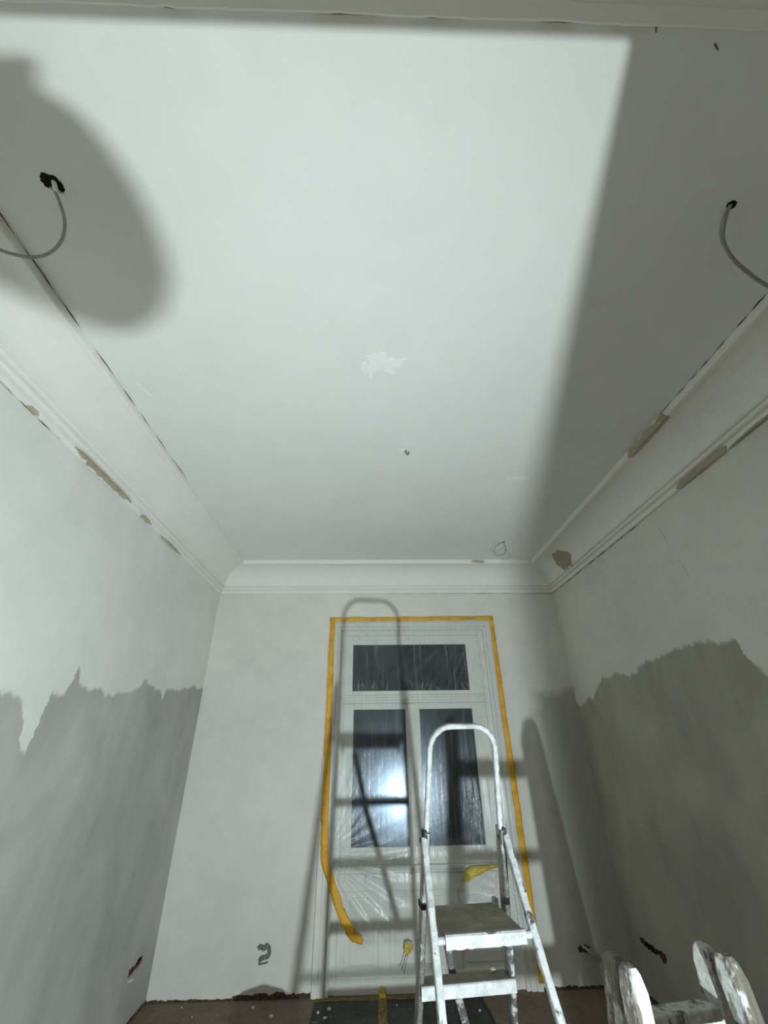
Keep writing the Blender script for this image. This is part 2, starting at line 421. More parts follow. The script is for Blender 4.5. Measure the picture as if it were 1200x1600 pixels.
# distance along the profile so that patches can be laid onto it
plen = [0.0]
for i in range(1, len(prof)):
    plen.append(plen[-1] + math.hypot(prof[i][0] - prof[i - 1][0], prof[i][1] - prof[i - 1][1]))
def on_prof(u):
    u = max(0, min(plen[-1] - 1e-5, u))
    for i in range(1, len(prof)):
        if u <= plen[i]:
            k = (u - plen[i - 1]) / max(1e-9, plen[i] - plen[i - 1])
            (a0, z0), (a1, z1) = prof[i - 1], prof[i]
            t = Vector((a1 - a0, z1 - z0)).normalized()
            return (a0 + (a1 - a0) * k + t.y * 0.0025, z0 + (z1 - z0) * k - t.x * 0.0025)
def cornice_patch(side, run0, run1, u0, u1, seed, taper=0.25):
    """paint and filler gone: bare coat showing, ragged outline"""
    n = max(8, int((run1 - run0) / 0.008)); mth = 12; rows = []
    for i in range(n + 1):
        k = i / n; run = run0 + (run1 - run0) * k
        mid = (u0 + u1) / 2; hw = (u1 - u0) / 2
        e = min(1.0, min(k, 1 - k) / taper + 0.15) if taper else 1.0
        j0 = 0.4 * noise.noise((run * 20, seed, 0)) + 0.35 * noise.noise((run * 60, seed, 2)); j1 = 0.4 * noise.noise((run * 20, seed, 5)) + 0.35 * noise.noise((run * 60, seed, 7))
        lo_ = mid - hw * max(0.08, e + j0); hi_ = mid + hw * max(0.08, e + j1)
        row = []
        for j in range(mth + 1):
            a, z = on_prof(lo_ + (hi_ - lo_) * j / mth)
            x, y = place(side, run + 0.01 * noise.noise((j * 1.7, seed, run * 3)), a); row.append((x, y, z))
        rows.append(row)
    o = MB().grid(rows).build('bare_patch', M['bare'], cor[side]); return o
U = plen[-1]
uc = plen[-4]                                     # start of the ceiling band
cornice_patch('left', 2.10, 2.78, 0.012, 0.075, 1.3)
cornice_patch('left', 2.95, 3.12, 0.004, 0.045, 2.9)
cornice_patch('left', 3.30, 3.75, 0.0, 0.028, 4.1)
cornice_patch('left', 1.72, 1.80, 0.0, 0.03, 5.5)
cornice_patch('right', 2.05, 2.52, uc - 0.006, U - 0.004, 6.3, 0.06)
cornice_patch('right', 2.05, 2.55, 0.004, 0.070, 7.7, 0.1)
cornice_patch('right', 1.60, 2.05, 0.0, 0.030, 8.2, 0.2)
cornice_patch('right', 4.18, 4.52, 0.17, 0.40, 9.1, 0.3)
cornice_patch('back', 1.20, 1.38, U - 0.04, U - 0.006, 10.4)
for k, (a, b) in enumerate(((-0.2, 0.05), (0.12, 0.28), (0.5, 0.62), (0.72, 0.86), (-0.62, -0.55))):
    cornice_patch('near', a, b, U - 0.030, U - 0.002, 12 + k)
# cracks along the ceiling line of the side cornices and the foot of the right one
def crack(pts, w, name, parent, mat, nrm):
    nrm = Vector(nrm); L_ = []; R_ = []
    for i, p in enumerate(pts):
        p = Vector(p); a = Vector(pts[max(0, i - 1)]); b = Vector(pts[min(len(pts) - 1, i + 1)])
        s = (b - a).normalized().cross(nrm)
        ww = w * max(0.06, 0.45 + 1.5 * noise.noise((i * 0.31, w * 900, 3.3)))
        L_.append(p + s * ww + nrm * 0.0015); R_.append(p - s * ww + nrm * 0.0015)
    return MB().grid([L_, R_]).build(name, mat, parent)
def wobble_line(p0, p1, n, amp, seed):
    p0, p1 = Vector(p0), Vector(p1); out = []
    for i in range(n + 1):
        q = p0.lerp(p1, i / n); s = amp * noise.noise((i * 0.5, seed, 0))
        out.append(q + Vector((s, s, s)) * 0.6)
    return out
def flat_line(p0, p1, n, amp, seed, d):
    p0, p1 = Vector(p0), Vector(p1); d = Vector(d)
    return [p0.lerp(p1, i / n) + d * (amp * noise.noise((i * 0.45, seed, 0)) + 0.5 * amp * noise.noise((i * 1.3, seed, 4))) for i in range(n + 1)]
for (x, y0, y1, sd) in ((XL + COVE + 0.004, 0.4, 2.9, 1.0), (XR - COVE - 0.004, 0.9, 2.1, 2.0)):
    crack(flat_line((x, y0, ZC), (x, y1, ZC), 60, 0.006, sd, (1, 0, 0)), 0.0035, 'crack', ceiling, M['soil'], (0, 0, -1))
crack(flat_line((XR, 3.0, ZCOR - 0.003), (XR, 5.0, ZCOR - 0.003), 50, 0.006, 3.0, (0, 0, 1)), 0.0035, 'crack', wall_right, M['dark'], (-1, 0, 0))
crack(flat_line((XL, 1.3, ZCOR - 0.003), (XL, 2.0, ZCOR - 0.003), 30, 0.006, 4.0, (0, 0, 1)), 0.003, 'crack', wall_left, M['soil'], (1, 0, 0))
crack(flat_line((0.2, YB, ZCOR - 0.002), (2.27, YB, ZCOR - 0.002), 60, 0.004, 5.0, (0, 0, 1)), 0.002, 'crack', wall_back, M['soil'], (0, -1, 0))
hp = [on_x(1028, 822, XR), on_x(1050, 860, XR), on_x(1070, 888, XR), on_x(1090, 925, XR)]
hl = []
for a, b in zip(hp[:-1], hp[1:]): hl += [a.lerp(b, i / 8) + Vector((0, 0, 0.010 * noise.noise((i * 0.9, a.y * 5, 0)))) for i in range(8)]
crack(hl, 0.0012, 'crack', wall_right, M['mark'], (-1, 0, 0))

# ragged pieces on flat surfaces
def blob(name, mat, parent, centre, e1, e2, nrm, r1, r2, seed, n=48, rough=0.35, lift=0.0015, freq=2.2):
    centre, e1, e2, nrm = Vector(centre), Vector(e1).normalized(), Vector(e2).normalized(), Vector(nrm)
    vs = [centre + nrm * (lift * 1.6)]; fs = []
    for i in range(n):
        a = 2 * math.pi * i / n; c, s = math.cos(a), math.sin(a)
        k = 1 + rough * (noise.noise((c * freq, s * freq, seed)) * 1.3 + 0.6 * noise.noise((c * freq * 3, s * freq * 3, seed + 9)))
        vs.append(centre + e1 * (r1 * k * c) + e2 * (r2 * k * s) + nrm * lift)
    rim = len(vs)
    for i in range(n): vs.append(Vector(vs[1 + i]) - nrm * (lift * 1.5))
    for i in range(n):
        j = (i + 1) % n
        fs.append((0, 1 + i, 1 + j)); fs.append((1 + i, rim + i, rim + j, 1 + j))
    return MB().add(vs, fs).build(name, mat, parent)
DN = (0, 0, -1)
c = on_z(600, 566, ZC)
f1 = blob('filler_patch', M['filler'], ceiling, c, (1, 0, 0), (0, 1, 0), DN, 0.105, 0.062, 3.0, 64, 0.8, 0.002, 2.6)
f1['label'] = 'small ragged pale filler patch in the middle of ceiling'
c = on_z(578, 577, ZC); blob('filler_patch', M['filler'], ceiling, c, (1, 0, 0), (0, 1, 0), DN, 0.04, 0.05, 5.0, 40, 0.7, 0.002, 2.6)
c = on_z(810, 748, ZC); blob('paint_stroke', M['stroke'], ceiling, c, (1, 0, 0), (0, 1, 0), DN, 0.09, 0.03, 7.0, 40, 0.35)
c = on_z(226, 610, ZC); blob('paint_stroke', M['stroke'], ceiling, c, (0.35, 1, 0), (1, -0.35, 0), DN, 0.07, 0.012, 8.0, 40, 0.35)
c = on_z(1119, 73, ZC); blob('scratch', M['mark'], ceiling, c, (0.8, 0.5, 0), (-0.5, 0.8, 0), DN, 0.014, 0.0025, 9.0, 24, 0.4)
c = on_z(1025, 46, ZC); blob('scratch', M['mark'], ceiling, c, (0.5, 0.8, 0), (-0.8, 0.5, 0), DN, 0.008, 0.0025, 9.5, 24, 0.4)

# crumbling foot of the walls
def foot(name, parent, p0, p1, hgt, nrm, seed, mat='soil'):
    p0, p1, nrm = Vector(p0), Vector(p1), Vector(nrm); n = int((p1 - p0).length / 0.02); top = []; bot = []; frt = []
    for i in range(n + 1):
        q = p0.lerp(p1, i / n)
        h = hgt * (0.62 + 0.9 * abs(noise.noise((i * 0.13, seed, 0))) + 0.4 * noise.noise((i * 0.7, seed, 2)))
        dd = 0.006 + 0.006 * noise.noise((i * 0.4, seed, 5))
        top.append(q + Vector((0, 0, max(0.006, h))) + nrm * 0.0015); frt.append(q + Vector((0, 0, max(0.004, h * 0.55))) + nrm * dd); bot.append(q + nrm * (dd + 0.004) + Vector((0, 0, 0.0005)))
    return MB().grid([top, frt, bot]).build(name, M[mat], parent)
foot('crumbled_edge', wall_back, (XL, YB, 0), (-1.15, YB, 0), 0.016, (0, -1, 0), 1.0)
foot('crumbled_edge', wall_back, (-1.15, YB, 0), (-0.505, YB, 0), 0.042, (0, -1, 0), 2.0)
foot('crumbled_edge', wall_back, (1.47, YB, 0), (XR, YB, 0), 0.026, (0, -1, 0), 3.0)
foot('crumbled_edge', wall_left, (XL, 2.5, 0), (XL, YB, 0), 0.030, (1, 0, 0), 4.0)
foot('crumbled_edge', wall_right, (XR, 2.5, 0), (XR, YB, 0), 0.030, (-1, 0, 0), 5.0)

# ------------------------------------------------------------------ balcony window
win = empty('window_1', (0.482, YB, 0)); tag(win, kind='structure')
def wpart(name, mb, mat='joinery', parent=None, bevel=0.004, **kw):
    o = mb.build(name, M[mat], None, bevel=bevel, **kw)
    o.parent = parent or win
    o.matrix_parent_inverse = (parent or win).matrix_world.inverted() if parent is None else Matrix.Translation(-Vector((0.482, YB, 0)))
    return o
bpy.context.view_layer.update()
TX0, TX1, TZ = -0.497, 1.462, 3.163
# architrave: stepped moulding on the wall around the opening
def arch(o0, o1, d):   # offsets from the outer edge, depth
    return (o0, o1, d)
steps = [(0.0, 0.050, 0.034), (0.050, 0.058, 0.024), (0.058, 0.105, 0.029), (0.105, 0.112, 0.018), (0.112, 0.142, 0.022)]
al = MB(); ar = MB(); at = MB()
for o0, o1, d in steps:
    al.box(TX0 + o0, TX0 + o1, YB - d, YB + 0.02, 0.002, TZ - o0)
    ar.box(TX1 - o1, TX1 - o0, YB - d, YB + 0.02, 0.002, TZ - o0)
    at.box(TX0 + o1, TX1 - o1, YB - d, YB + 0.02, TZ - o1, TZ - o0)
wpart('architrave', al); wpart('architrave', ar); wpart('architrave', at)
IX0, IX1 = TX0 + 0.142, TX1 - 0.142
fy = YB + 0.02                      # face of the fixed frame
fr = MB()
fr.box(IX0 - 0.06, IX0 + 0.055, fy, fy + 0.09, 0.0, 3.06).box(IX1 - 0.055, IX1 + 0.06, fy, fy + 0.09, 0.0, 3.06)
fr.box(IX0 + 0.055, IX1 - 0.055, fy, fy + 0.09, 2.965, 3.06)
wpart('frame', fr)
wpart('transom_bar', MB().box(IX0 + 0.055, IX1 - 0.055, fy - 0.012, fy + 0.09, 2.235, 2.315).box(IX0 + 0.05, IX1 - 0.05, fy - 0.03, fy + 0.02, 2.262, 2.290))
def sash(x0, x1, z0, z1, sl, sr, st, sb, y, name):
    s = wpart(name, MB().box(x0, x0 + sl, y, y + 0.045, z0, z1).box(x1 - sr, x1, y, y + 0.045, z0, z1)
              .box(x0 + sl, x1 - sr, y, y + 0.045, z1 - st, z1).box(x0 + sl, x1 - sr, y, y + 0.045, z0, z0 + sb))
    g = MB().box(x0 + sl - 0.004, x1 - sr + 0.004, y + 0.022, y + 0.026, z0 + sb - 0.004, z1 - st + 0.004).build('pane', M['glass'], s)
    return s
ys = fy + 0.012
sash(IX0 + 0.0552, IX1 - 0.0552, 2.3152, 2.9648, 0.088, 0.153, 0.103, 0.045, ys, 'transom_sash')
mid = 0.452
sash(IX0 + 0.0552, mid - 0.0005, 0.8455, 2.2348, 0.108, 0.0765, 0.063, 0.132, ys, 'casement')
sash(mid + 0.0005, IX1 - 0.0552, 0.8455, 2.2348, 0.0765, 0.153, 0.063, 0.132, ys, 'casement')
wpart('meeting_strip', MB().box(mid - 0.024, mid + 0.024, ys - 0.014, ys, 0.87, 2.225))
# ledge and the panelled part below it
wpart('ledge', MB().box(IX0 + 0.002, IX1 - 0.002, fy - 0.03, fy + 0.08, 0.815, 0.845).box(IX0 + 0.01, IX1 - 0.01, fy - 0.014, fy + 0.06, 0.79, 0.815))
lw = MB(); zt, zb = 0.785, 0.0
for a, b in ((IX0 + 0.055, IX0 + 0.125), (0.065, 0.17), (0.70, 0.80), (IX1 - 0.125, IX1 - 0.055)):
    lw.box(a, b, fy + 0.01, fy + 0.05, 0.0, zt)
wpart('panel_stiles', lw)
wpart('panel_rails', MB().box(IX0 + 0.055, IX1 - 0.055, fy + 0.008, fy + 0.05, 0.66, zt).box(IX0 + 0.055, IX1 - 0.055, fy + 0.008, fy + 0.05, 0.0, 0.13))
wpart('kick_board', MB().box(IX0 + 0.05, IX1 - 0.05, fy - 0.008, fy + 0.02, 0.0, 0.095))
for a, b in ((IX0 + 0.125, 0.065), (0.17, 0.70), (0.80, IX1 - 0.125)):
    wpart('panel', MB().box(a - 0.005, b + 0.005, fy + 0.028, fy + 0.045, 0.12, 0.665).box(a + 0.04, b - 0.04, fy + 0.018, fy + 0.03, 0.17, 0.615), bevel=0.006)
wpart('latch', MB().box(-0.052, -0.030, fy - 0.026, fy + 0.01, 0.715, 0.775))
wpart('reveal_lining', MB().box(WX0 - 0.001, WX0 + 0.02, YB, YB + 0.29, 0, WZ1).box(WX1 - 0.02, WX1 + 0.001, YB, YB + 0.29, 0, WZ1).box(WX0, WX1, YB, YB + 0.29, WZ1 - 0.012, WZ1 + 0.001))

# ------------------------------------------------------------------ plastic film over the window
FY = YB - 0.040
def film_left(z):
    if z > 0.93: return -0.448 + 0.02 * max(0, (1.6 - z))
    k = (0.93 - z) / (0.93 - 0.33); return -0.435 + 0.30 * k
nz, nx = 240, 300; rows = []; crease = []
ztop, zbot = 3.128, 0.315
for i in range(nz + 1):
    t = i / nz; row = []
    for j in range(nx + 1):
        s = j / nx
        zb_ = zbot + 0.018 * noise.noise((s * 5, 3, 1)) + 0.02 * s
        z = ztop + (zb_ - ztop) * t
        x0 = film_left(z); x1 = 1.430
        x = x0 + (x1 - x0) * s
        edge = min(1, min(s, 1 - s) / 0.06) * min(1, t / 0.02)
        w = 0.010 * noise.noise((x * 7.0, z * 0.9, 0)) + 0.004 * noise.noise((x * 22, z * 2.1, 4))
        # creases fanning out from the taped top corners and from the slack lower left corner
        for (cx, cz, fr_, am) in ((0.45, 3.6, 46, 0.006), (-0.44, 0.95, 30, 0.016), (1.43, 0.55, 34, 0.012)):
            dx, dz = x - cx, z - cz; rr = math.hypot(dx, dz)
            am *= 1.0 if cz > 2 or z < cz else max(0.12, 1 - (z - cz) / 0.12)
            w += am * math.sin(fr_ * math.atan2(dz, dx) + 3 * noise.noise((x * 2, z * 2, cx))) * math.exp(-rr / 0.55) * min(1, rr / 0.1)
        cr_ = 0.0
        for (cx, cz, fq, z0, z1, am) in ((0.47, 2.45, 64, 2.86, 3.12, 0.8), (-0.44, 0.98, 36, 0.30, 0.90, 1.0), (1.36, 1.02, 40, 0.30, 0.86, 0.7), (-0.44, 0.80, 46, 0.86, 1.75, 0.7), (1.45, 3.4, 70, 0.95, 2.8, 0.45)):
            if z0 < z < z1:
                dx, dz = x - cx, z - cz; an = math.atan2(dz, dx)
                e = min(1, (z - z0) / 0.06, (z1 - z) / 0.06) * math.exp(-max(0, math.hypot(dx, dz) - 0.25) / 0.6)
                rg = max(0.0, math.sin(fq * an + 5 * noise.noise((an * 6, cx, 1)))) ** 5
                cr_ += am * e * rg * max(0, 0.35 + 1.3 * noise.noise((x * 3.1, z * 3.1, cz)))
        cmb = math.exp(-((z - 2.40) / 0.05) ** 2) + 0.8 * math.exp(-((z - 0.40) / 0.05) ** 2)
        cr_ += 0.55 * cmb * max(0.0, math.sin(x * 120 + 14 * noise.noise((x * 9, z * 4, 0)))) ** 4 * max(0, 0.35 + 1.4 * noise.noise((x * 11, z * 9, 0)))
        crease.append(min(1.0, cr_)); w -= 0.004 * cr_
        slack = max(0, (1.0 - z) / 0.7)
        w -= slack * 0.018 * (0.5 + 0.5 * noise.noise((x * 4, z * 3, 8)))
        y = FY - 0.006 + (w - 0.010) * edge
        y = min(y, YB - 0.036)
        row.append((x, y, z))
    rows.append(row)
film = MB().grid(rows).build('plastic_sheet', M['film'], smooth=True, fix=False)
at_ = film.data.attributes.new('crease', 'FLOAT', 'POINT'); at_.data.foreach_set('value', crease)
tag(film, 'thin wrinkled transparent plastic sheet taped over the tall white window', 'plastic sheet')

# ------------------------------------------------------------------ tape
def ribbon(name, pts, w, mat, label, nrm=(0, -1, 0), seg=14, wob=0.004, thick=0.0012, parent=None, seed=0.0):
    """strip of tape along a polyline: points (x, y, z, width factor)"""
    P = []
    for a, b in zip(pts[:-1], pts[1:]):
        for i in range(seg): P.append(tuple(a[k] + (b[k] - a[k]) * i / seg for k in range(4)))
    P.append(tuple(pts[-1])); nrm = Vector(nrm); rows = []
    for i, p in enumerate(P):
        a = Vector(P[max(0, i - 1)][:3]); b = Vector(P[min(len(P) - 1, i + 1)][:3]); t = (b - a).normalized()
        s = t.cross(nrm).normalized(); q = Vector(p[:3]); ww = w * p[3]
        l_ = ww * (1 + wob / w * noise.noise((i * 0.35, seed, 0)) * 2); r_ = ww * (1 + wob / w * noise.noise((i * 0.35, seed, 7)) * 2)
        row = []
        for j in range(5):
            k = j / 4; off = -l_ + (l_ + r_) * k
            row.append(q + s * off + nrm * (0.0025 * noise.noise((i * 0.5, j * 0.6, seed + 3))))
        rows.append(row)
    o = MB().grid(rows).build(name, mat, parent, smooth=True, solid=thick)
    if label: tag(o, label, 'tape', 'strips of yellow masking tape')
    return o
ty = YB - 0.051
p1, p2, p3, p4 = on_y(507, 1345, ty), on_y(532, 1425, ty - 0.02), on_y(551, 1462, ty - 0.03), on_y(567, 1472, ty - 0.02)
ribbon('masking_tape', [(-0.462, ty, 3.150, 0.9), (-0.452, ty, 1.9, 1.15), (-0.445, ty, 1.2, 1.25), (p1.x, ty, p1.z, 1.25), (p2.x, ty - 0.02, p2.z, 1.2), (p3.x, ty - 0.03, p3.z, 1.35), (p4.x, ty - 0.02, p4.z, 0.7)],
       0.028, M['tape'], 'long yellow tape strip along the left window edge, peeled loose at its foot', seed=1)
ribbon('masking_tape', [(-0.492, ty + 0.001, 3.140, 1), (0.48, ty + 0.001, 3.141, 1), (1.462, ty + 0.001, 3.146, 1)], 0.021, M['tape'], 'horizontal yellow tape strip across the top of the window', seed=2)
pr = on_y(832, 1445, ty)
ribbon('masking_tape', [(1.440, ty - 0.001, 3.150, 0.8), (1.436, ty - 0.001, 2.2, 0.95), (1.440, ty - 0.001, 1.2, 1.15), (1.444, ty - 0.001, 0.5, 0.95), (1.446, ty - 0.001, 0.06, 0.9)], 0.027, M['tape'], 'long yellow tape strip down the right window edge behind the stepladder', seed=3)
def scrap(name, pxs, y, mat, label, seed):
    """crumpled scrap of tape from its outline on the film"""
    P = [on_y(px, py, y) for px, py in pxs]; n = len(P); c = sum(P, Vector()) / n
    vs = [c + Vector((0, -0.012, 0))] + [p + Vector((0, 0.006 * noise.noise((i * 1.1, seed, 0)), 0)) for i, p in enumerate(P)]
    mids = [c.lerp(p, 0.55) + Vector((0, -0.010 * noise.noise((i * 2.3, seed, 4)) - 0.004, 0)) for i, p in enumerate(P)]
    vs += mids; fs = []
    for i in range(n):
        j = (i + 1) % n
        fs.append((0, 1 + n + i, 1 + n + j)); fs.append((1 + n + i, 1 + i, 1 + j, 1 + n + j))
    o = MB().add(vs, fs).build(name, mat, None, solid=0.0015); tag(o, label, 'tape', 'strips of yellow masking tape'); return o
sy = YB - 0.062
scrap('tape_scrap', [(720, 1378), (727, 1362), (736, 1354), (758, 1353), (780, 1350), (778, 1355), (758, 1362), (750, 1368), (740, 1370), (733, 1378)], sy, M['stale_tape'], 'crumpled greenish yellow tape scrap below the right pane, seen through the stepladder', 1)
sc2 = empty('tape_scrap'); tag(sc2, 'small yellow tape scrap with two dangling threads at the sheet bottom', 'tape', 'strips of yellow masking tape')
o = scrap('scrap', [(633, 1473), (640, 1471), (646, 1475), (645, 1484), (639, 1492), (634, 1494), (632, 1484)], sy, M['stale_tape'], None, 2)
for k in ('category', 'group'):
    if k in o: del o[k]
o.parent = sc2
a, b = on_y(634, 1491, sy), on_y(627, 1516, sy); MB().sweep([a, a.lerp(b, 0.5) + Vector((0.002, 0, 0)), b], 0.0035, 0.0012, n=6).build('thread', M['mark'], sc2)
a, b = on_y(637, 1492, sy), on_y(631, 1522, sy); MB().sweep([a, a.lerp(b, 0.5) + Vector((-0.002, 0, 0)), b], 0.003, 0.0012, n=6).build('thread', M['mark'], sc2)
# floor tape
ribbon('floor_tape', [(-0.46, 4.945, 0.006, 1), (0.2, 4.945, 0.006, 1), (0.95, 4.945, 0.006, 0.9)], 0.024, M['dirty_tape'], 'dirty brown tape strip on the floor along the window threshold', nrm=(0, 0, 1), wob=0.008, seed=5)
ft = empty('floor_tape'); tag(ft, 'brownish tape strip running from the window foot across the dark felt', 'tape', 'strips of yellow masking tape')
ribbon('strip', [(0.098, 4.93, 0.0085, 1), (0.092, 4.6, 0.0085, 1.05), (0.07, 3.6, 0.0085, 1)], 0.036, M['dirty_tape'], None, nrm=(0, 0, 1), parent=ft, seed=6)
ribbon('tape_end', [(0.098, 4.992, 0.055, 0.5), (0.098, 4.990, 0.040, 0.95), (0.098, 4.985, 0.018, 1), (0.098, 4.965, 0.009, 1), (0.098, 4.93, 0.009, 1)], 0.028, M['stale_tape'], None, nrm=(0, -0.5, 0.866), parent=ft, seg=4, seed=7)

# ------------------------------------------------------------------ floor covering
n = 24; rows = []
for i in range(n + 1):
    y = 2.9 + (4.925 - 2.9) * i / n; row = []
    for j in range(n + 1):
        x = -0.46 + (0.93 + 0.46) * j / n
        xx = x + 0.02 * noise.noise((y * 4, 1 if j > n / 2 else 2, 0)); yy = y + (0.012 * noise.noise((x * 6, 3, 0)) if i == n else 0)
        row.append((xx, yy, 0.0035 + 0.0012 * noise.noise((x * 5, y * 5, 0))))
    rows.append(row)
felt = MB().grid(rows).build('floor_felt', M['felt'], smooth=True, solid=0.003)
tag(felt, 'dusty dark grey felt sheet laid on the floor before the window', 'floor covering')

# ------------------------------------------------------------------ aluminium stepladder
lad = empty('stepladder', (0.364, 2.03, 0), R(6))
tag(lad, 'aluminium stepladder caked with white paint, tall rounded hoop, before the window', 'ladder')
ZHG = 1.545
def hw(z): return 0.139 + 0.047 * (1.8 - z)
def sy_(z): return 0.30 * (ZHG - z)
def ny_(z): return -0.55 * (ZHG - z) - 0.012
# hoop and step-side stiles in one bent tube above the hinge
top = 1.922; rc = 0.088; hoop = []
for z in [ZHG - 0.02 + (top - rc - ZHG + 0.02) * k / 20 for k in range(21)]: hoop.append((-hw(z), sy_(z), z))
for i in range(1, 13):
    a = math.pi / 2 * i / 12; z = top - rc + rc * math.sin(a); hoop.append((-hw(top - rc) + rc - rc * math.cos(a), sy_(z), z))
for i in range(0, 12):
    a = math.pi / 2 * (1 - i / 12); z = top - rc + rc * math.sin(a); hoop.append((hw(top - rc) - rc + rc * math.cos(a), sy_(z), z))
for z in [top - rc - (top - rc - ZHG + 0.02) * k / 20 for k in range(21)]: hoop.append((hw(z), sy_(z), z))
rad = [1.0 + 0.34 * noise.noise((i * 0.83, 2, 0)) for i in range(len(hoop))]
MB().sweep(hoop, 0.0125, 0.0105, side=(0, 1, 0.3), n=14, power=3, radii=rad).build('hoop', M['alu_white'], lad, smooth=True)
for s in (-1, 1):
    st = [(s * hw(z), sy_(z), z) for z in [ZHG + 0.02 - i * (ZHG - 0.0) / 20 for i in range(21)]]
    o = MB().sweep(st, 0.026, 0.0115, side=(0, 1, 0), n=12, power=5).build('step_stile', M['alu'], lad, smooth=False)
    bt = st[-1]
    f = MB().box(bt[0] - 0.018, bt[0] + 0.018, bt[1] - 0.032, bt[1] + 0.036, 0.0, 0.05).build('rubber_foot', M['rubber'], o, bevel=0.004)
    nl = []
    for i in range(61):
        z = ZHG - 0.005 - i * (ZHG - 0.03) / 60
        h = 0.163 + 0.040 * (ZHG - z)
        nl.append((s * (h + 0.0025 * noise.noise((i * 0.8, s, 0))), ny_(z), z))
    rad = [1 + 0.2 * noise.noise((i * 0.8, s * 3, 0)) for i in range(61)]
    o = MB().sweep(nl, 0.016, 0.0125, side=(0, 1, 0), n=12, power=4, radii=rad).build('support_leg', M['alu_white'], lad, smooth=False)
    bt = nl[-1]
    MB().box(bt[0] - 0.018, bt[0] + 0.018, bt[1] - 0.03, bt[1] + 0.022, 0.0, 0.05).build('rubber_foot', M['rubber'], o, bevel=0.004)
    MB().box(s * 0.158 - 0.007, s * 0.158 + 0.007, -0.030, 0.024, ZHG - 0.045, ZHG + 0.022).sweep([(s * 0.158 - 0.02, -0.006, ZHG - 0.01), (s * 0.158 + 0.02, -0.006, ZHG - 0.01)], 0.009, n=10).build('hinge', M['rubber'], lad, bevel=0.003)
    MB().sweep([(s * 0.130, -0.150, 1.296), (s * 0.184, -0.150, 1.296)], 0.011, n=12).build('pin', M['alu_white'], lad, smooth=True)
MB().box(-hw(1.33) - 0.014, -hw(1.33) + 0.014, sy_(1.33) - 0.029, sy_(1.33) + 0.028, 1.322, 1.342).build('clamp_band', M['rubber'], lad, bevel=0.003)
# platform: dusty deck with a folded front lip
pf = MB().box(-0.136, 0.136, -0.160, 0.125, 1.300, 1.310).box(-0.136, -0.130, -0.160, 0.125, 1.275, 1.300).box(0.130, 0.136, -0.160, 0.125, 1.275, 1.300).build('platform', M['deck'], lad, bevel=0.003)
lip = MB(); rowsl = []
for i in range(21):
    x = -0.138 + 0.276 * i / 20; dn = 1.277 + 0.004 * noise.noise((i * 0.9, 2, 0))
    rowsl.append([(x, -0.150, 1.3125), (x, -0.162, 1.3125), (x, -0.1665, 1.308), (x, -0.1665, dn), (x, -0.162, dn - 0.001), (x, -0.160, 1.29)])
lip.grid(rowsl).build('front_lip', M['alu_white'], pf)
MB().box(0.125, 0.142, 0.085, 0.120, 1.303, 1.330).build('hook', M['alu_white'], pf, bevel=0.004)
def step(z):
    y = sy_(z); h = hw(z) - 0.008
    s = MB().box(-h, h, y - 0.040, y + 0.042, z - 0.010, z - 0.002).box(-h, h, y + 0.036, y + 0.042, z - 0.032, z - 0.010).build('step', M['deck'], lad, bevel=0.002)
    rows_ = []
    for i in range(15):
        x = -h - 0.012 + (2 * h + 0.024) * i / 14; dn = z - 0.036 + 0.002 * noise.noise((i, z * 9, 0))
        rows_.append([(x, y - 0.030, z - 0.0005), (x, y - 0.040, z - 0.0005), (x, y - 0.0435, z - 0.004), (x, y - 0.0435, dn), (x, y - 0.040, dn)])
    MB().grid(rows_).build('front_lip', M['alu_white'], s)
    return s
for z in (1.105, 0.89, 0.675, 0.46, 0.245): step(z)
MB().sweep([(-0.08, 0.13, 1.285), (-0.025, 0.20, 1.06), (0.055, 0.285, 0.84), (0.115, 0.300, 0.665)], 0.008, 0.014, side=(0, 1, 0), n=10, power=4).build('diagonal_brace', M['alu'], lad)
for z in (0.62, 0.22):
    h = 0.163 + 0.040 * (ZHG - z); MB().sweep([(-h, ny_(z), z), (h, ny_(z), z)], 0.012, 0.009, side=(0, 1, 0), n=8).build('cross_bar', M['alu'], lad)

# ------------------------------------------------------------------ old wooden ladder
wl = empty('wooden_ladder', (0.895, 1.70, 0), R(9))
tag(wl, 'old wooden folding ladder splashed with white paint, cut off at bottom right', 'ladder')
def wood_stile(s, fr_):
    """fr_ -1 near frame, +1 far frame; hewn bar with bevelled head"""
    def c_(z): return Vector((s * (0.158 + 0.055 * (1.32 - z)) + (-0.022 if fr_ < 0 else 0.004), fr_ * (0.052 + 0.10 * (1.32 - z)), z))
    hx, hy = 0.023, 0.036
    zt = 1.300 if fr_ > 0 else 1.312
    secs = [(0.0, 1, 1)] + [(zt * k / 14, 1, 1) for k in range(1, 14)] + [(zt - 0.045, 1, 1), (zt - 0.012, 0.78, 0.80), (zt, 0.45, 0.55)]
    vs = []; fs = []
    base = [(-1, -0.75), (-0.75, -1), (0.75, -1), (1, -0.75), (1, 0.75), (0.75, 1), (-0.75, 1), (-1, 0.75)]
    for i, (z, kx, ky) in enumerate(secs):
        q = c_(z); jx = 0.0018 * noise.noise((i * 0.7, s, fr_)); jy = 0.002 * noise.noise((i * 0.7, s, fr_ + 5))
        for (a, b) in base: vs.append((q.x + a * hx * kx + jx, q.y + b * hy * ky + jy, z))
    for i in range(len(secs) - 1):
        for j in range(8):
            a = i * 8 + j; b = i * 8 + (j + 1) % 8; fs.append((a, b, b + 8, a + 8))
    fs.append(tuple(range(7, -1, -1))); fs.append(tuple(range((len(secs) - 1) * 8, len(secs) * 8)))
    return MB().add(vs, fs).build('stile', M['old_wood'], wl)
for s in (-1, 1):
    for f_ in (-1, 1): wood_stile(s, f_)
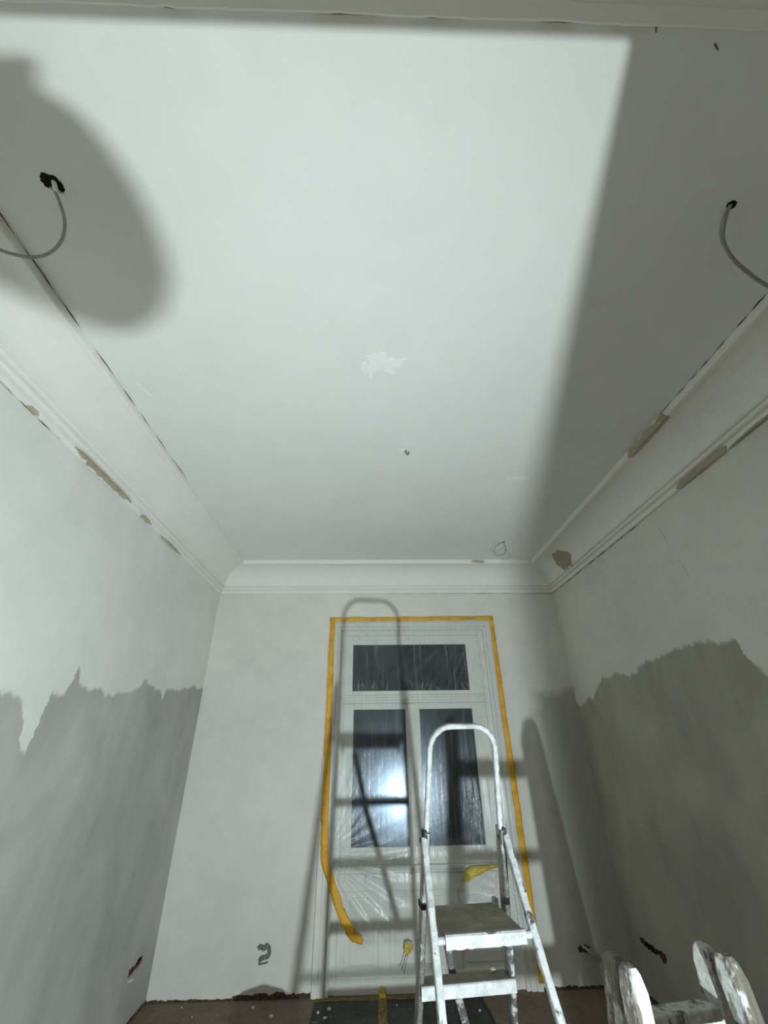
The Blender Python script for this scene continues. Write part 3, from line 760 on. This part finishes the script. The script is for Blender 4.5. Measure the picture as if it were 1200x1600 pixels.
for f_ in (-1, 1):
    for z in (1.165, 0.898, 0.631, 0.364, 0.097):
        h = 0.152 + 0.055 * (1.32 - z); y = f_ * (0.052 + 0.10 * (1.32 - z))
        MB().box(-h + 0.01 - (0.028 if f_ < 0 else 0), h - 0.01 - (0.028 if f_ < 0 else 0), y - 0.030, y + 0.030, z - 0.036, z + 0.002).build('rung', M['old_wood'], wl, bevel=0.006)
for s in (-1, 1):
    MB().box(s * 0.181 - 0.003, s * 0.181 + 0.003, -0.08, 0.08, 0.985, 1.015).sweep([(s * 0.178, 0, 1.0), (s * 0.192, 0, 1.0)], 0.011, n=10).build('hinge_strap', M['steel'], wl)

# ------------------------------------------------------------------ cables, hooks and holes in the ceiling and walls
def smooth_path(pts, seg=8):
    pts = [Vector(p) for p in pts]; out = []
    P = [pts[0] * 2 - pts[1]] + pts + [pts[-1] * 2 - pts[-2]]
    for i in range(1, len(P) - 2):
        for k in range(seg):
            t = k / seg
            out.append(0.5 * ((2 * P[i]) + (P[i + 1] - P[i - 1]) * t + (2 * P[i - 1] - 5 * P[i] + 4 * P[i + 1] - P[i + 2]) * t * t + (3 * P[i] - P[i - 1] - 3 * P[i + 1] + P[i + 2]) * t ** 3))
    out.append(pts[-1]); return out
cl = empty('ceiling_cable', on_z(83, 288, ZC)); tag(cl, 'grey cable hanging from a dark ceiling hole at upper left', 'cable', 'loose ceiling cables')
def cpart(o, root):
    o.parent = root; o.matrix_parent_inverse = Matrix.Translation(-root.location); return o
cpart(blob('ceiling_hole', M['dark'], None, on_z(82, 286, ZC), (1, 0.5, 0), (-0.5, 1, 0), DN, 0.040, 0.030, 2.0, 36, 0.18), cl)
cpart(blob('broken_rim', M['bare'], None, on_z(88, 297, ZC), (1, 0.5, 0), (-0.5, 1, 0), DN, 0.022, 0.007, 3.0, 24, 0.5, 0.0022), cl)
pts = [on_z(84, 283, ZC - 0.0), on_z(86, 298, ZC - 0.03), on_z(93, 316, ZC - 0.07), on_z(101, 345, ZC - 0.12), on_z(97, 374, ZC - 0.17), on_z(78, 395, ZC - 0.2), on_z(50, 402, ZC - 0.22), on_z(20, 397, ZC - 0.23), on_z(0, 390, ZC - 0.235), on_z(-50, 366, ZC - 0.24), on_z(-120, 320, ZC - 0.22)]
cpart(MB().sweep(smooth_path(pts), 0.0062, n=10).build('cable', M['cable'], None, smooth=True), cl)
cpart(MB().sweep(smooth_path([on_z(84, 284, ZC), on_z(86, 292, ZC - 0.02), on_z(88, 302, ZC - 0.035), on_z(90, 309, ZC - 0.05)]), 0.0085, n=10).build('pale_sleeve', M['filler'], None, smooth=True), cl)
cr = empty('ceiling_cable', on_z(1143, 320, ZC)); tag(cr, 'pair of grey cables hanging from a small ceiling hole at upper right', 'cable', 'loose ceiling cables')
cpart(blob('ceiling_hole', M['dark'], None, on_z(1143, 320, ZC), (1, 0.2, 0), (-0.2, 1, 0), DN, 0.020, 0.016, 4.0, 30, 0.2), cr)
pts = [on_z(1142, 320, ZC), on_z(1136, 336, ZC - 0.03), on_z(1131, 358, ZC - 0.07), on_z(1132, 378, ZC - 0.1), on_z(1145, 402, ZC - 0.12), on_z(1168, 423, ZC - 0.13), on_z(1200, 445, ZC - 0.13), on_z(1260, 470, ZC - 0.12), on_z(1330, 480, ZC - 0.1)]
cpart(MB().sweep(smooth_path(pts), 0.0052, n=10).build('cable', M['cable'], None, smooth=True), cr)
pts = [on_z(1140, 320, ZC), on_z(1131, 338, ZC - 0.04), on_z(1126, 358, ZC - 0.08), on_z(1128, 378, ZC - 0.11), on_z(1143, 404, ZC - 0.13), on_z(1167, 427, ZC - 0.14), on_z(1200, 449, ZC - 0.14), on_z(1260, 474, ZC - 0.13)]
cpart(MB().sweep(smooth_path(pts), 0.0042, n=10).build('cable', M['cable'], None, smooth=True), cr)
hk = empty('ceiling_hook', on_z(634, 703, ZC)); tag(hk, 'tiny dark hook with a pale plug in the mid ceiling', 'hook')
q = hk.location
cpart(MB().sweep(smooth_path([q, q + Vector((0.002, 0, -0.03)), q + Vector((0.012, 0, -0.045)), q + Vector((0.022, 0, -0.034)), q + Vector((0.020, 0, -0.022))], 5), 0.0045, n=8).build('hook', M['wire'], None, smooth=True), hk)
cpart(blob('plug', M['filler'], None, q + Vector((-0.025, 0, 0)), (1, 0, 0), (0, 1, 0), DN, 0.028, 0.012, 3.0, 24, 0.4), hk)
wr = empty('wire_loop', on_z(787, 847, ZC)); tag(wr, 'thin dark wire loop hanging from the ceiling near the right back corner', 'wire')
Y0 = wr.location.y
pp = [(787, 847), (778, 851), (772, 859), (774, 866), (781, 868), (788, 865), (790, 857), (788, 849)]
cpart(MB().sweep(smooth_path([on_y(px, py, Y0) for px, py in pp], 5), 0.0028, n=6).build('loop', M['wire'], None, smooth=True), wr)
pp = [(790, 858), (794, 862), (796, 868), (794, 873), (788, 874), (784, 872)]
cpart(MB().sweep(smooth_path([on_y(px, py, Y0) for px, py in pp], 5), 0.0025, n=6).build('tail', M['cable'], None, smooth=True), wr)
cpart(blob('ceiling_hole', M['dark'], None, wr.location, (1, 0, 0), (0, 1, 0), DN, 0.014, 0.012, 6.0, 20, 0.4), wr)

# smudged figure on the back wall, like a 2
c = on_y(411, 1489, YB); s_ = 0.0058
g2 = [(-8, 4.5), (-5, 7), (-1.5, 6), (0.5, 4.5), (4, 8), (7.5, 6), (9, 1.5), (8, -3), (3, -4.5), (-1.5, -5.5), (-4.5, -9)]
pts = smooth_path([c + Vector((x * s_, -0.0015, y * s_)) for x, y in g2], 6)
rad = [1.1 + 0.25 * noise.noise((i * 0.4, 3, 0)) for i in range(len(pts))]
mk = MB().sweep(pts, 0.0018, 0.017, side=(0, 1, 0), n=8, radii=rad).sweep([c + Vector((-5 * s_, -0.0015, -9 * s_)), c + Vector((-4.6 * s_, -0.0015, -11.8 * s_)), c + Vector((2 * s_, -0.0015, -11.2 * s_)), c + Vector((8.5 * s_, -0.0015, -9.6 * s_))], 0.0018, 0.0075, side=(0, 1, 0), n=8).build('painted_mark', M['mark'], wall_back)
mk['label'] = 'smudged dark grey mark like a 2 low on back wall'
# sockets torn out of the walls
sl = empty('wall_outlet', on_x(210, 1510, XL)); tag(sl, 'dark red cable ends poking from a slot low in the left wall', 'wall outlet', 'torn out wall outlets')
def wall_px(px, py, X, off): p = on_x(px, py, X); return p + Vector((off, 0, 0))
a, b = on_x(201, 1522, XL), on_x(219, 1500, XL)
cpart(MB().sweep(smooth_path([a + Vector((0.006, 0, 0)), a.lerp(b, 0.3) + Vector((0.02, 0, 0.01)), a.lerp(b, 0.65) + Vector((0.016, 0, 0)), b + Vector((0.006, 0, 0))], 5), 0.009, n=8).build('cable_end', M['red'], None, smooth=True), sl)
cpart(blob('slot', M['dark'], None, on_x(217, 1503, XL), (0, 1, 0), (0, 0, 1), (1, 0, 0), 0.045, 0.026, 1.0, 30, 0.4), sl)
cpart(blob('slot_edge', M['red'], None, on_x(205, 1518, XL), (0, 1, 0), (0, 0, 1), (1, 0, 0), 0.040, 0.022, 5.0, 30, 0.5), sl)
cpart(blob('filler_smear', M['wall_plain'], None, on_x(205, 1532, XL), (0, 1, -0.2), (0, 0.2, 1), (1, 0, 0), 0.06, 0.007, 4.0, 30, 0.4, 0.001), sl)
sr_ = empty('wall_outlet', on_x(1022, 1485, XR)); tag(sr_, 'ragged slot showing red brick low in the right wall', 'wall outlet', 'torn out wall outlets')
for k, (px, py, r1, r2, mt) in enumerate(((1005, 1471, 0.050, 0.022, 'brick'), (1013, 1478, 0.055, 0.020, 'dark'), (1021, 1484, 0.050, 0.026, 'dark'), (1029, 1488, 0.045, 0.014, 'dark'), (1036, 1495, 0.045, 0.030, 'brick'))):
    cpart(blob('slot' if mt == 'dark' else 'bare_brick', M[mt], None, on_x(px, py, XR), (0, 1, 0), (0, 0, 1), (-1, 0, 0), r1, r2, k * 1.7, 26, 0.5, 0.0015 + 0.0003 * k), sr_)
sb = empty('wall_outlet', on_y(922, 1488, YB)); tag(sb, 'grey conduit stub leaving a dark hole low on the back wall corner', 'wall outlet', 'torn out wall outlets')
cpart(blob('hole', M['soil'], None, on_y(912, 1482, YB), (1, 0, 0), (0, 0, 1), (0, -1, 0), 0.050, 0.024, 2.2, 30, 0.5), sb)
pts = [on_y(910, 1478, YB), on_y(918, 1484, YB - 0.04), on_y(928, 1492, YB - 0.06), on_y(937, 1500, YB - 0.05)]
cpart(MB().sweep(smooth_path(pts, 5), 0.013, n=10).build('conduit', M['cable'], None, smooth=True), sb)
pts = [on_y(926, 1486, YB - 0.004), on_y(932, 1491, YB - 0.03), on_y(938, 1498, YB - 0.03)]
cpart(MB().sweep(smooth_path(pts, 5), 0.009, n=10).build('conduit', M['cable'], None, smooth=True), sb)

# ------------------------------------------------------------------ plaster chips
def chip(p, r, seed):
    bm = bmesh.new(); bmesh.ops.create_icosphere(bm, subdivisions=1, radius=1)
    for v in bm.verts:
        k = 1 + 0.5 * noise.noise(Vector(v.co) * 1.4 + Vector((seed * 3.7, 0, 0)))
        v.co = Vector((v.co.x * r * k, v.co.y * r * k * 0.8, max(-0.45, v.co.z) * r * k * 0.55))
    zmin = min(v.co.z for v in bm.verts)
    for v in bm.verts: v.co.z -= zmin
    me = bpy.data.meshes.new('plaster_chip'); bm.to_mesh(me); bm.free(); me.materials.append(M['debris'])
    o = bpy.data.objects.new('plaster_chip', me); o.location = p; o.rotation_euler = (0, 0, seed); col.objects.link(o); return o
fl = [((284, 1575), 0.008, 'left part of the brown floor'), ((395, 1577), 0.018, 'brown floor by the felt edge'), ((424, 1590), 0.020, 'brown floor near the felt corner'), ((300, 1590), 0.007, 'left brown floor'), ((497, 1585), 0.015, 'dark felt left of the tape'), ((514, 1580), 0.020, 'dark felt, larger one'), ((508, 1594), 0.018, 'dark felt close to picture edge'), ((620, 1573), 0.010, 'dark felt right of the tape'), ((750, 1582), 0.014, 'dark felt behind the ladder')]
for k, ((px, py), r, w) in enumerate(fl):
    p = on_z(px, py, 0.0); onf = -0.44 < p.x < 0.9
    tag(chip((p.x, p.y, 0.006 if onf else 0.0005), r, k + 1.0), 'small white plaster chip lying on the ' + w, 'debris', 'plaster chips')
bpy.context.view_layer.update()
def on_step(px, py, z): p = on_z(px, py, z); return p
p = on_step(770, 1517, 1.105); tag(chip((p.x, p.y, 1.1035), 0.014, 21.0), 'white plaster chip on the second step of the metal stepladder', 'debris', 'plaster chips')

# ------------------------------------------------------------------ out of the frame: sack, work light, the person taking the picture
sk = empty('rubble_sack', (-0.44, 3.42, 0)); tag(sk, 'slumped rounded white woven rubble sack on the floor', 'sack')
rows = []; nn = 28
for i in range(13):
    k = i / 12; row = []
    for j in range(nn + 1):
        a = 2 * math.pi * (j % nn) / nn
        r = 0.25 * max(0.0, 1 - k ** 2.6) ** 0.5 * (0.93 + 0.07 * min(1, k / 0.3))
        r *= 1 + 0.07 * noise.noise((math.cos(a) * 1.5, math.sin(a) * 1.5, k * 3))
        row.append((r * 1.0 * math.cos(a), r * 0.8 * math.sin(a), 0.325 * k))
    rows.append(row)
MB().grid(rows).build('bag', M['sack'], sk, smooth=True)
MB().sweep([(0.10, -0.12, 0.20), (0.12, -0.17, 0.23), (0.14, -0.21, 0.21)], 0.02, n=10, radii=[1, 0.6, 1.4]).build('tied_neck', M['sack'], sk, smooth=True)

wk = empty('work_light', (LAMP.x, LAMP.y, 0)); tag(wk, 'work light on a tripod beside the doorway jamb', 'work light')
qd = LAMP_DIR.to_track_quat('Y', 'Z').to_matrix()
def lp_(x, y, z): v = qd @ Vector((x, y, z)); return (v.x, v.y, v.z + LAMP.z)
def lbox(mb, x0, x1, y0, y1, z0, z1):
    vs = [lp_(x, y, z) for z in (z0, z1) for y in (y0, y1) for x in (x0, x1)]
    return mb.add(vs, [(0, 2, 3, 1), (4, 5, 7, 6), (0, 1, 5, 4), (2, 6, 7, 3), (0, 4, 6, 2), (1, 3, 7, 5)])
hs = lbox(MB(), -0.08, 0.08, -0.06, -0.012, -0.06, 0.06)
hs = hs.build('housing', M['yellow_body'], wk, bevel=0.006)
fins = MB()
for i in range(7): lbox(fins, -0.07 + i * 0.0225, -0.064 + i * 0.0225, -0.082, -0.06, -0.05, 0.05)
fins.build('cooling_fins', M['black_plastic'], hs)
t = NT('led_glow'); e = t.n('ShaderNodeEmission'); e.inputs[0].default_value = (0.93, 1, 0.985, 1); e.inputs[1].default_value = 40; M['led'] = t.done(e)
vs = [lp_(0.021 * math.cos(2 * math.pi * i / 24), -0.004, 0.021 * math.sin(2 * math.pi * i / 24)) for i in range(24)]
vs2 = [lp_(0.021 * math.cos(2 * math.pi * i / 24), -0.011, 0.021 * math.sin(2 * math.pi * i / 24)) for i in range(24)]
MB().add(vs + vs2, [tuple(range(24)), tuple(range(47, 23, -1))] + [(i, 24 + i, 24 + (i + 1) % 24, (i + 1) % 24) for i in range(24)]).build('led', M['led'], wk)
b0 = Vector(lp_(0, -0.06, -0.06))
MB().sweep([(0, b0.y - 0.02, 0.25), (0, b0.y - 0.02, 0.60), (b0.x, b0.y, b0.z)], 0.012, n=10).build('pole', M['black_plastic'], wk, smooth=True)
for i in range(3):
    a = R(-90 + 120 * i)
    MB().sweep([(0, b0.y - 0.02, 0.42), (0.27 * math.cos(a), b0.y - 0.02 + 0.27 * math.sin(a), 0.009)], 0.009, n=8).build('leg', M['black_plastic'], wk, smooth=True)

# the photographer in the doorway, phone raised
pt = empty('person', (-0.10, -0.22, 0)); tag(pt, 'person in dark sweater and jeans holding a phone up in the doorway', 'person')
M['skin'] = simple('skin', (0.50, 0.31, 0.23), 0.5, 0, 0.4, 0.06, 12, 0.05)
M['sweater'] = simple('dark_grey_sweater', (0.10, 0.105, 0.12), 0.9, 0, 0.2, 0.2, 90, 0.4)
M['jeans'] = simple('blue_jeans', (0.06, 0.08, 0.14), 0.85, 0, 0.2, 0.25, 80, 0.3)
M['shoe'] = simple('black_shoe', (0.03, 0.03, 0.03), 0.5)
M['hair'] = simple('brown_hair', (0.05, 0.03, 0.02), 0.6, 0, 0.3, 0.4, 120, 0.6)
SK = [((-0.10, -0.22, 0.96), .150, .105), ((-0.10, -0.22, 1.10), .130, .095), ((-0.10, -0.22, 1.28), .150, .108), ((-0.10, -0.21, 1.41), .115, .085),
      ((-0.10, -0.20, 1.50), .055, .055), ((-0.10, -0.185, 1.57), .064, .072), ((-0.10, -0.18, 1.65), .080, .098), ((-0.10, -0.185, 1.725), .066, .082),
      ((0.085, -0.21, 1.42), .060, .060), ((0.262, 0.058, 1.490), .056, .056), ((0.205, -0.002, 1.60), .052, .052), ((0.125, -0.020, 1.715), .040, .040),
      ((-0.285, -0.21, 1.42), .060, .060), ((-0.330, -0.02, 1.45), .048, .048), ((-0.20, 0.010, 1.58), .042, .042), ((-0.075, 0.022, 1.705), .029, .029),
      ((-0.005, -0.22, 0.90), .090, .095), ((0.00, -0.20, 0.50), .058, .060), ((0.01, -0.23, 0.10), .042, .045), ((0.03, -0.13, 0.045), .043, .040),
      ((-0.195, -0.22, 0.90), .090, .095), ((-0.20, -0.20, 0.50), .058, .060), ((-0.21, -0.24, 0.10), .042, .045), ((-0.23, -0.14, 0.045), .043, .040)]
ED = [(0, 1), (1, 2), (2, 3), (3, 4), (4, 5), (5, 6), (6, 7), (3, 8), (8, 9), (9, 10), (10, 11), (3, 12), (12, 13), (13, 14), (14, 15), (0, 16), (16, 17), (17, 18), (18, 19), (0, 20), (20, 21), (21, 22), (22, 23)]
me = bpy.data.meshes.new('body_cage'); me.from_pydata([Vector(v[0]) for v in SK], ED, []); tmp = bpy.data.objects.new('body_cage', me); col.objects.link(tmp)
md = tmp.modifiers.new('skin', 'SKIN'); sd = tmp.modifiers.new('sub', 'SUBSURF'); sd.levels = 2; sd.render_levels = 2
for i, v in enumerate(SK): me.skin_vertices[0].data[i].radius = (v[1], v[2])
me.skin_vertices[0].data[0].use_root = True
bpy.context.view_layer.update()
ev = tmp.evaluated_get(bpy.context.evaluated_depsgraph_get()); bme = ev.to_mesh()
body = MB(); body.add([v.co.copy() for v in bme.vertices], [tuple(p.vertices) for p in bme.polygons]); ev.to_mesh_clear()
bpy.data.objects.remove(tmp)
UP, RT, FW = -_down, _right, _fwd
def ph(r, u, f): return CAM + RT * r + UP * u + FW * f          # phone axes
for s in (-1, 1):                                                # hands closed on both sides of the phone
    wrist = Vector((0.125, -0.020, 1.715)) if s > 0 else Vector((-0.075, 0.022, 1.705))
    side = 0.018 + s * 0.038
    palm = ph(side + s * 0.020, -0.125, -0.020)
    body.sweep([wrist, wrist.lerp(palm, 0.6), palm, palm.lerp(ph(side + s * 0.014, -0.085, -0.016), 0.9)], 0.030, 0.018, side=RT, n=12, radii=[0.9, 1.05, 1.05, 0.55])
    for k, (u, ln) in enumerate(((-0.090, 1.0), (-0.108, 1.08), (-0.126, 1.0), (-0.143, 0.8))):
        body.sweep([ph(side + s * 0.020, u - 0.004, -0.014), ph(side + s * 0.024, u, 0.004), ph(side + s * 0.010, u + 0.002, 0.014), ph(side - s * 0.012 * ln, u + 0.004, 0.013), ph(side - s * 0.024 * ln, u + 0.005, 0.010)], 0.0085, n=8, radii=[1.1, 1.05, 1, 0.9, 0.6])
    body.sweep([ph(side + s * 0.022, -0.120, -0.028), ph(side + s * 0.010, -0.098, -0.030), ph(side - s * 0.006, -0.082, -0.026), ph(side - s * 0.016, -0.072, -0.023)], 0.0095, n=8, radii=[1.2, 1.1, 0.95, 0.6])
hd = Vector((-0.10, -0.18, 1.65))
body.sweep([hd + Vector((0, 0.085, 0.025)), hd + Vector((0, 0.106, -0.008)), hd + Vector((0, 0.112, -0.026)), hd + Vector((0, 0.088, -0.034))], 0.012, n=8, radii=[0.6, 0.9, 1.2, 0.7])
for s in (-1, 1): body.sweep([hd + Vector((s * 0.080, -0.005, -0.03)), hd + Vector((s * 0.090, -0.015, 0.0)), hd + Vector((s * 0.082, -0.012, 0.025))], 0.010, 0.018, side=(1, 0, 0), n=8, radii=[0.6, 1.1, 0.7])
bo = body.build('body', M['skin'], None, smooth=True)
for k in ('sweater', 'jeans', 'shoe'): bo.data.materials.append(M[k])
for p in bo.data.polygons:
    c = p.center
    if c.z < 0.11: p.material_index = 3
    elif c.z < 1.00: p.material_index = 2
    elif c.z < 1.685 and not (abs(c.x + 0.10) < 0.11 and c.z > 1.49 and c.y < -0.04): p.material_index = 1
cpart(bo, pt)
hr = []
for i in range(13):
    a = math.pi / 2 * i / 12; row = []
    for j in range(29):
        b = 2 * math.pi * (j % 28) / 28; drop = 0.35 if math.sin(b) < 0.35 else 0.0
        el = a - drop * (1 - i / 12); r_ = math.cos(el)
        k = 1 + 0.04 * noise.noise((math.cos(b) * 3, math.sin(b) * 3, a * 4))
        row.append((hd.x + 0.092 * k * r_ * math.cos(b), hd.y - 0.008 + 0.110 * k * r_ * math.sin(b), hd.z + 0.028 + 0.098 * k * math.sin(el)))
    hr.append(row)
cpart(MB().grid(hr).build('hair', M['hair'], None, smooth=True, solid=0.006), pt)
for s in (-1, 1):
    e0 = hd + Vector((s * 0.032, 0.086, 0.008)); cpart(MB().lathe([(0.0005, -0.011), (0.008, -0.008), (0.011, 0), (0.008, 0.008), (0.0005, 0.011)], e0, 12).build('eye', M['filler'], None, smooth=True), pt)
cpart(MB().sweep([hd + Vector((-0.024, 0.084, -0.058)), hd + Vector((0, 0.092, -0.056)), hd + Vector((0.024, 0.084, -0.058))], 0.006, n=8, radii=[0.4, 1, 0.4]).build('mouth', M['red'], None, smooth=True), pt)
pho = empty('phone', ph(0.018, -0.06, -0.012)); tag(pho, 'black mobile phone held upright in both hands', 'phone')
def pbox(mb, r0, r1, u0, u1, f0, f1):
    vs = [ph(r, u, f) for u in (u0, u1) for f in (f0, f1) for r in (r0, r1)]
    return mb.add(vs, [(0, 2, 3, 1), (4, 5, 7, 6), (0, 1, 5, 4), (2, 6, 7, 3), (0, 4, 6, 2), (1, 3, 7, 5)])
cpart(pbox(MB(), -0.020, 0.056, -0.140, 0.018, -0.017, -0.008).build('case', M['black_plastic'], None, bevel=0.003), pho)
cpart(pbox(MB(), -0.014, 0.020, -0.018, 0.014, -0.008, -0.005).build('camera_bump', M['steel'], None, bevel=0.001), pho)
cpart(pbox(MB(), -0.016, 0.052, -0.136, 0.014, -0.0178, -0.017).build('screen', M['glass'], None), pho)
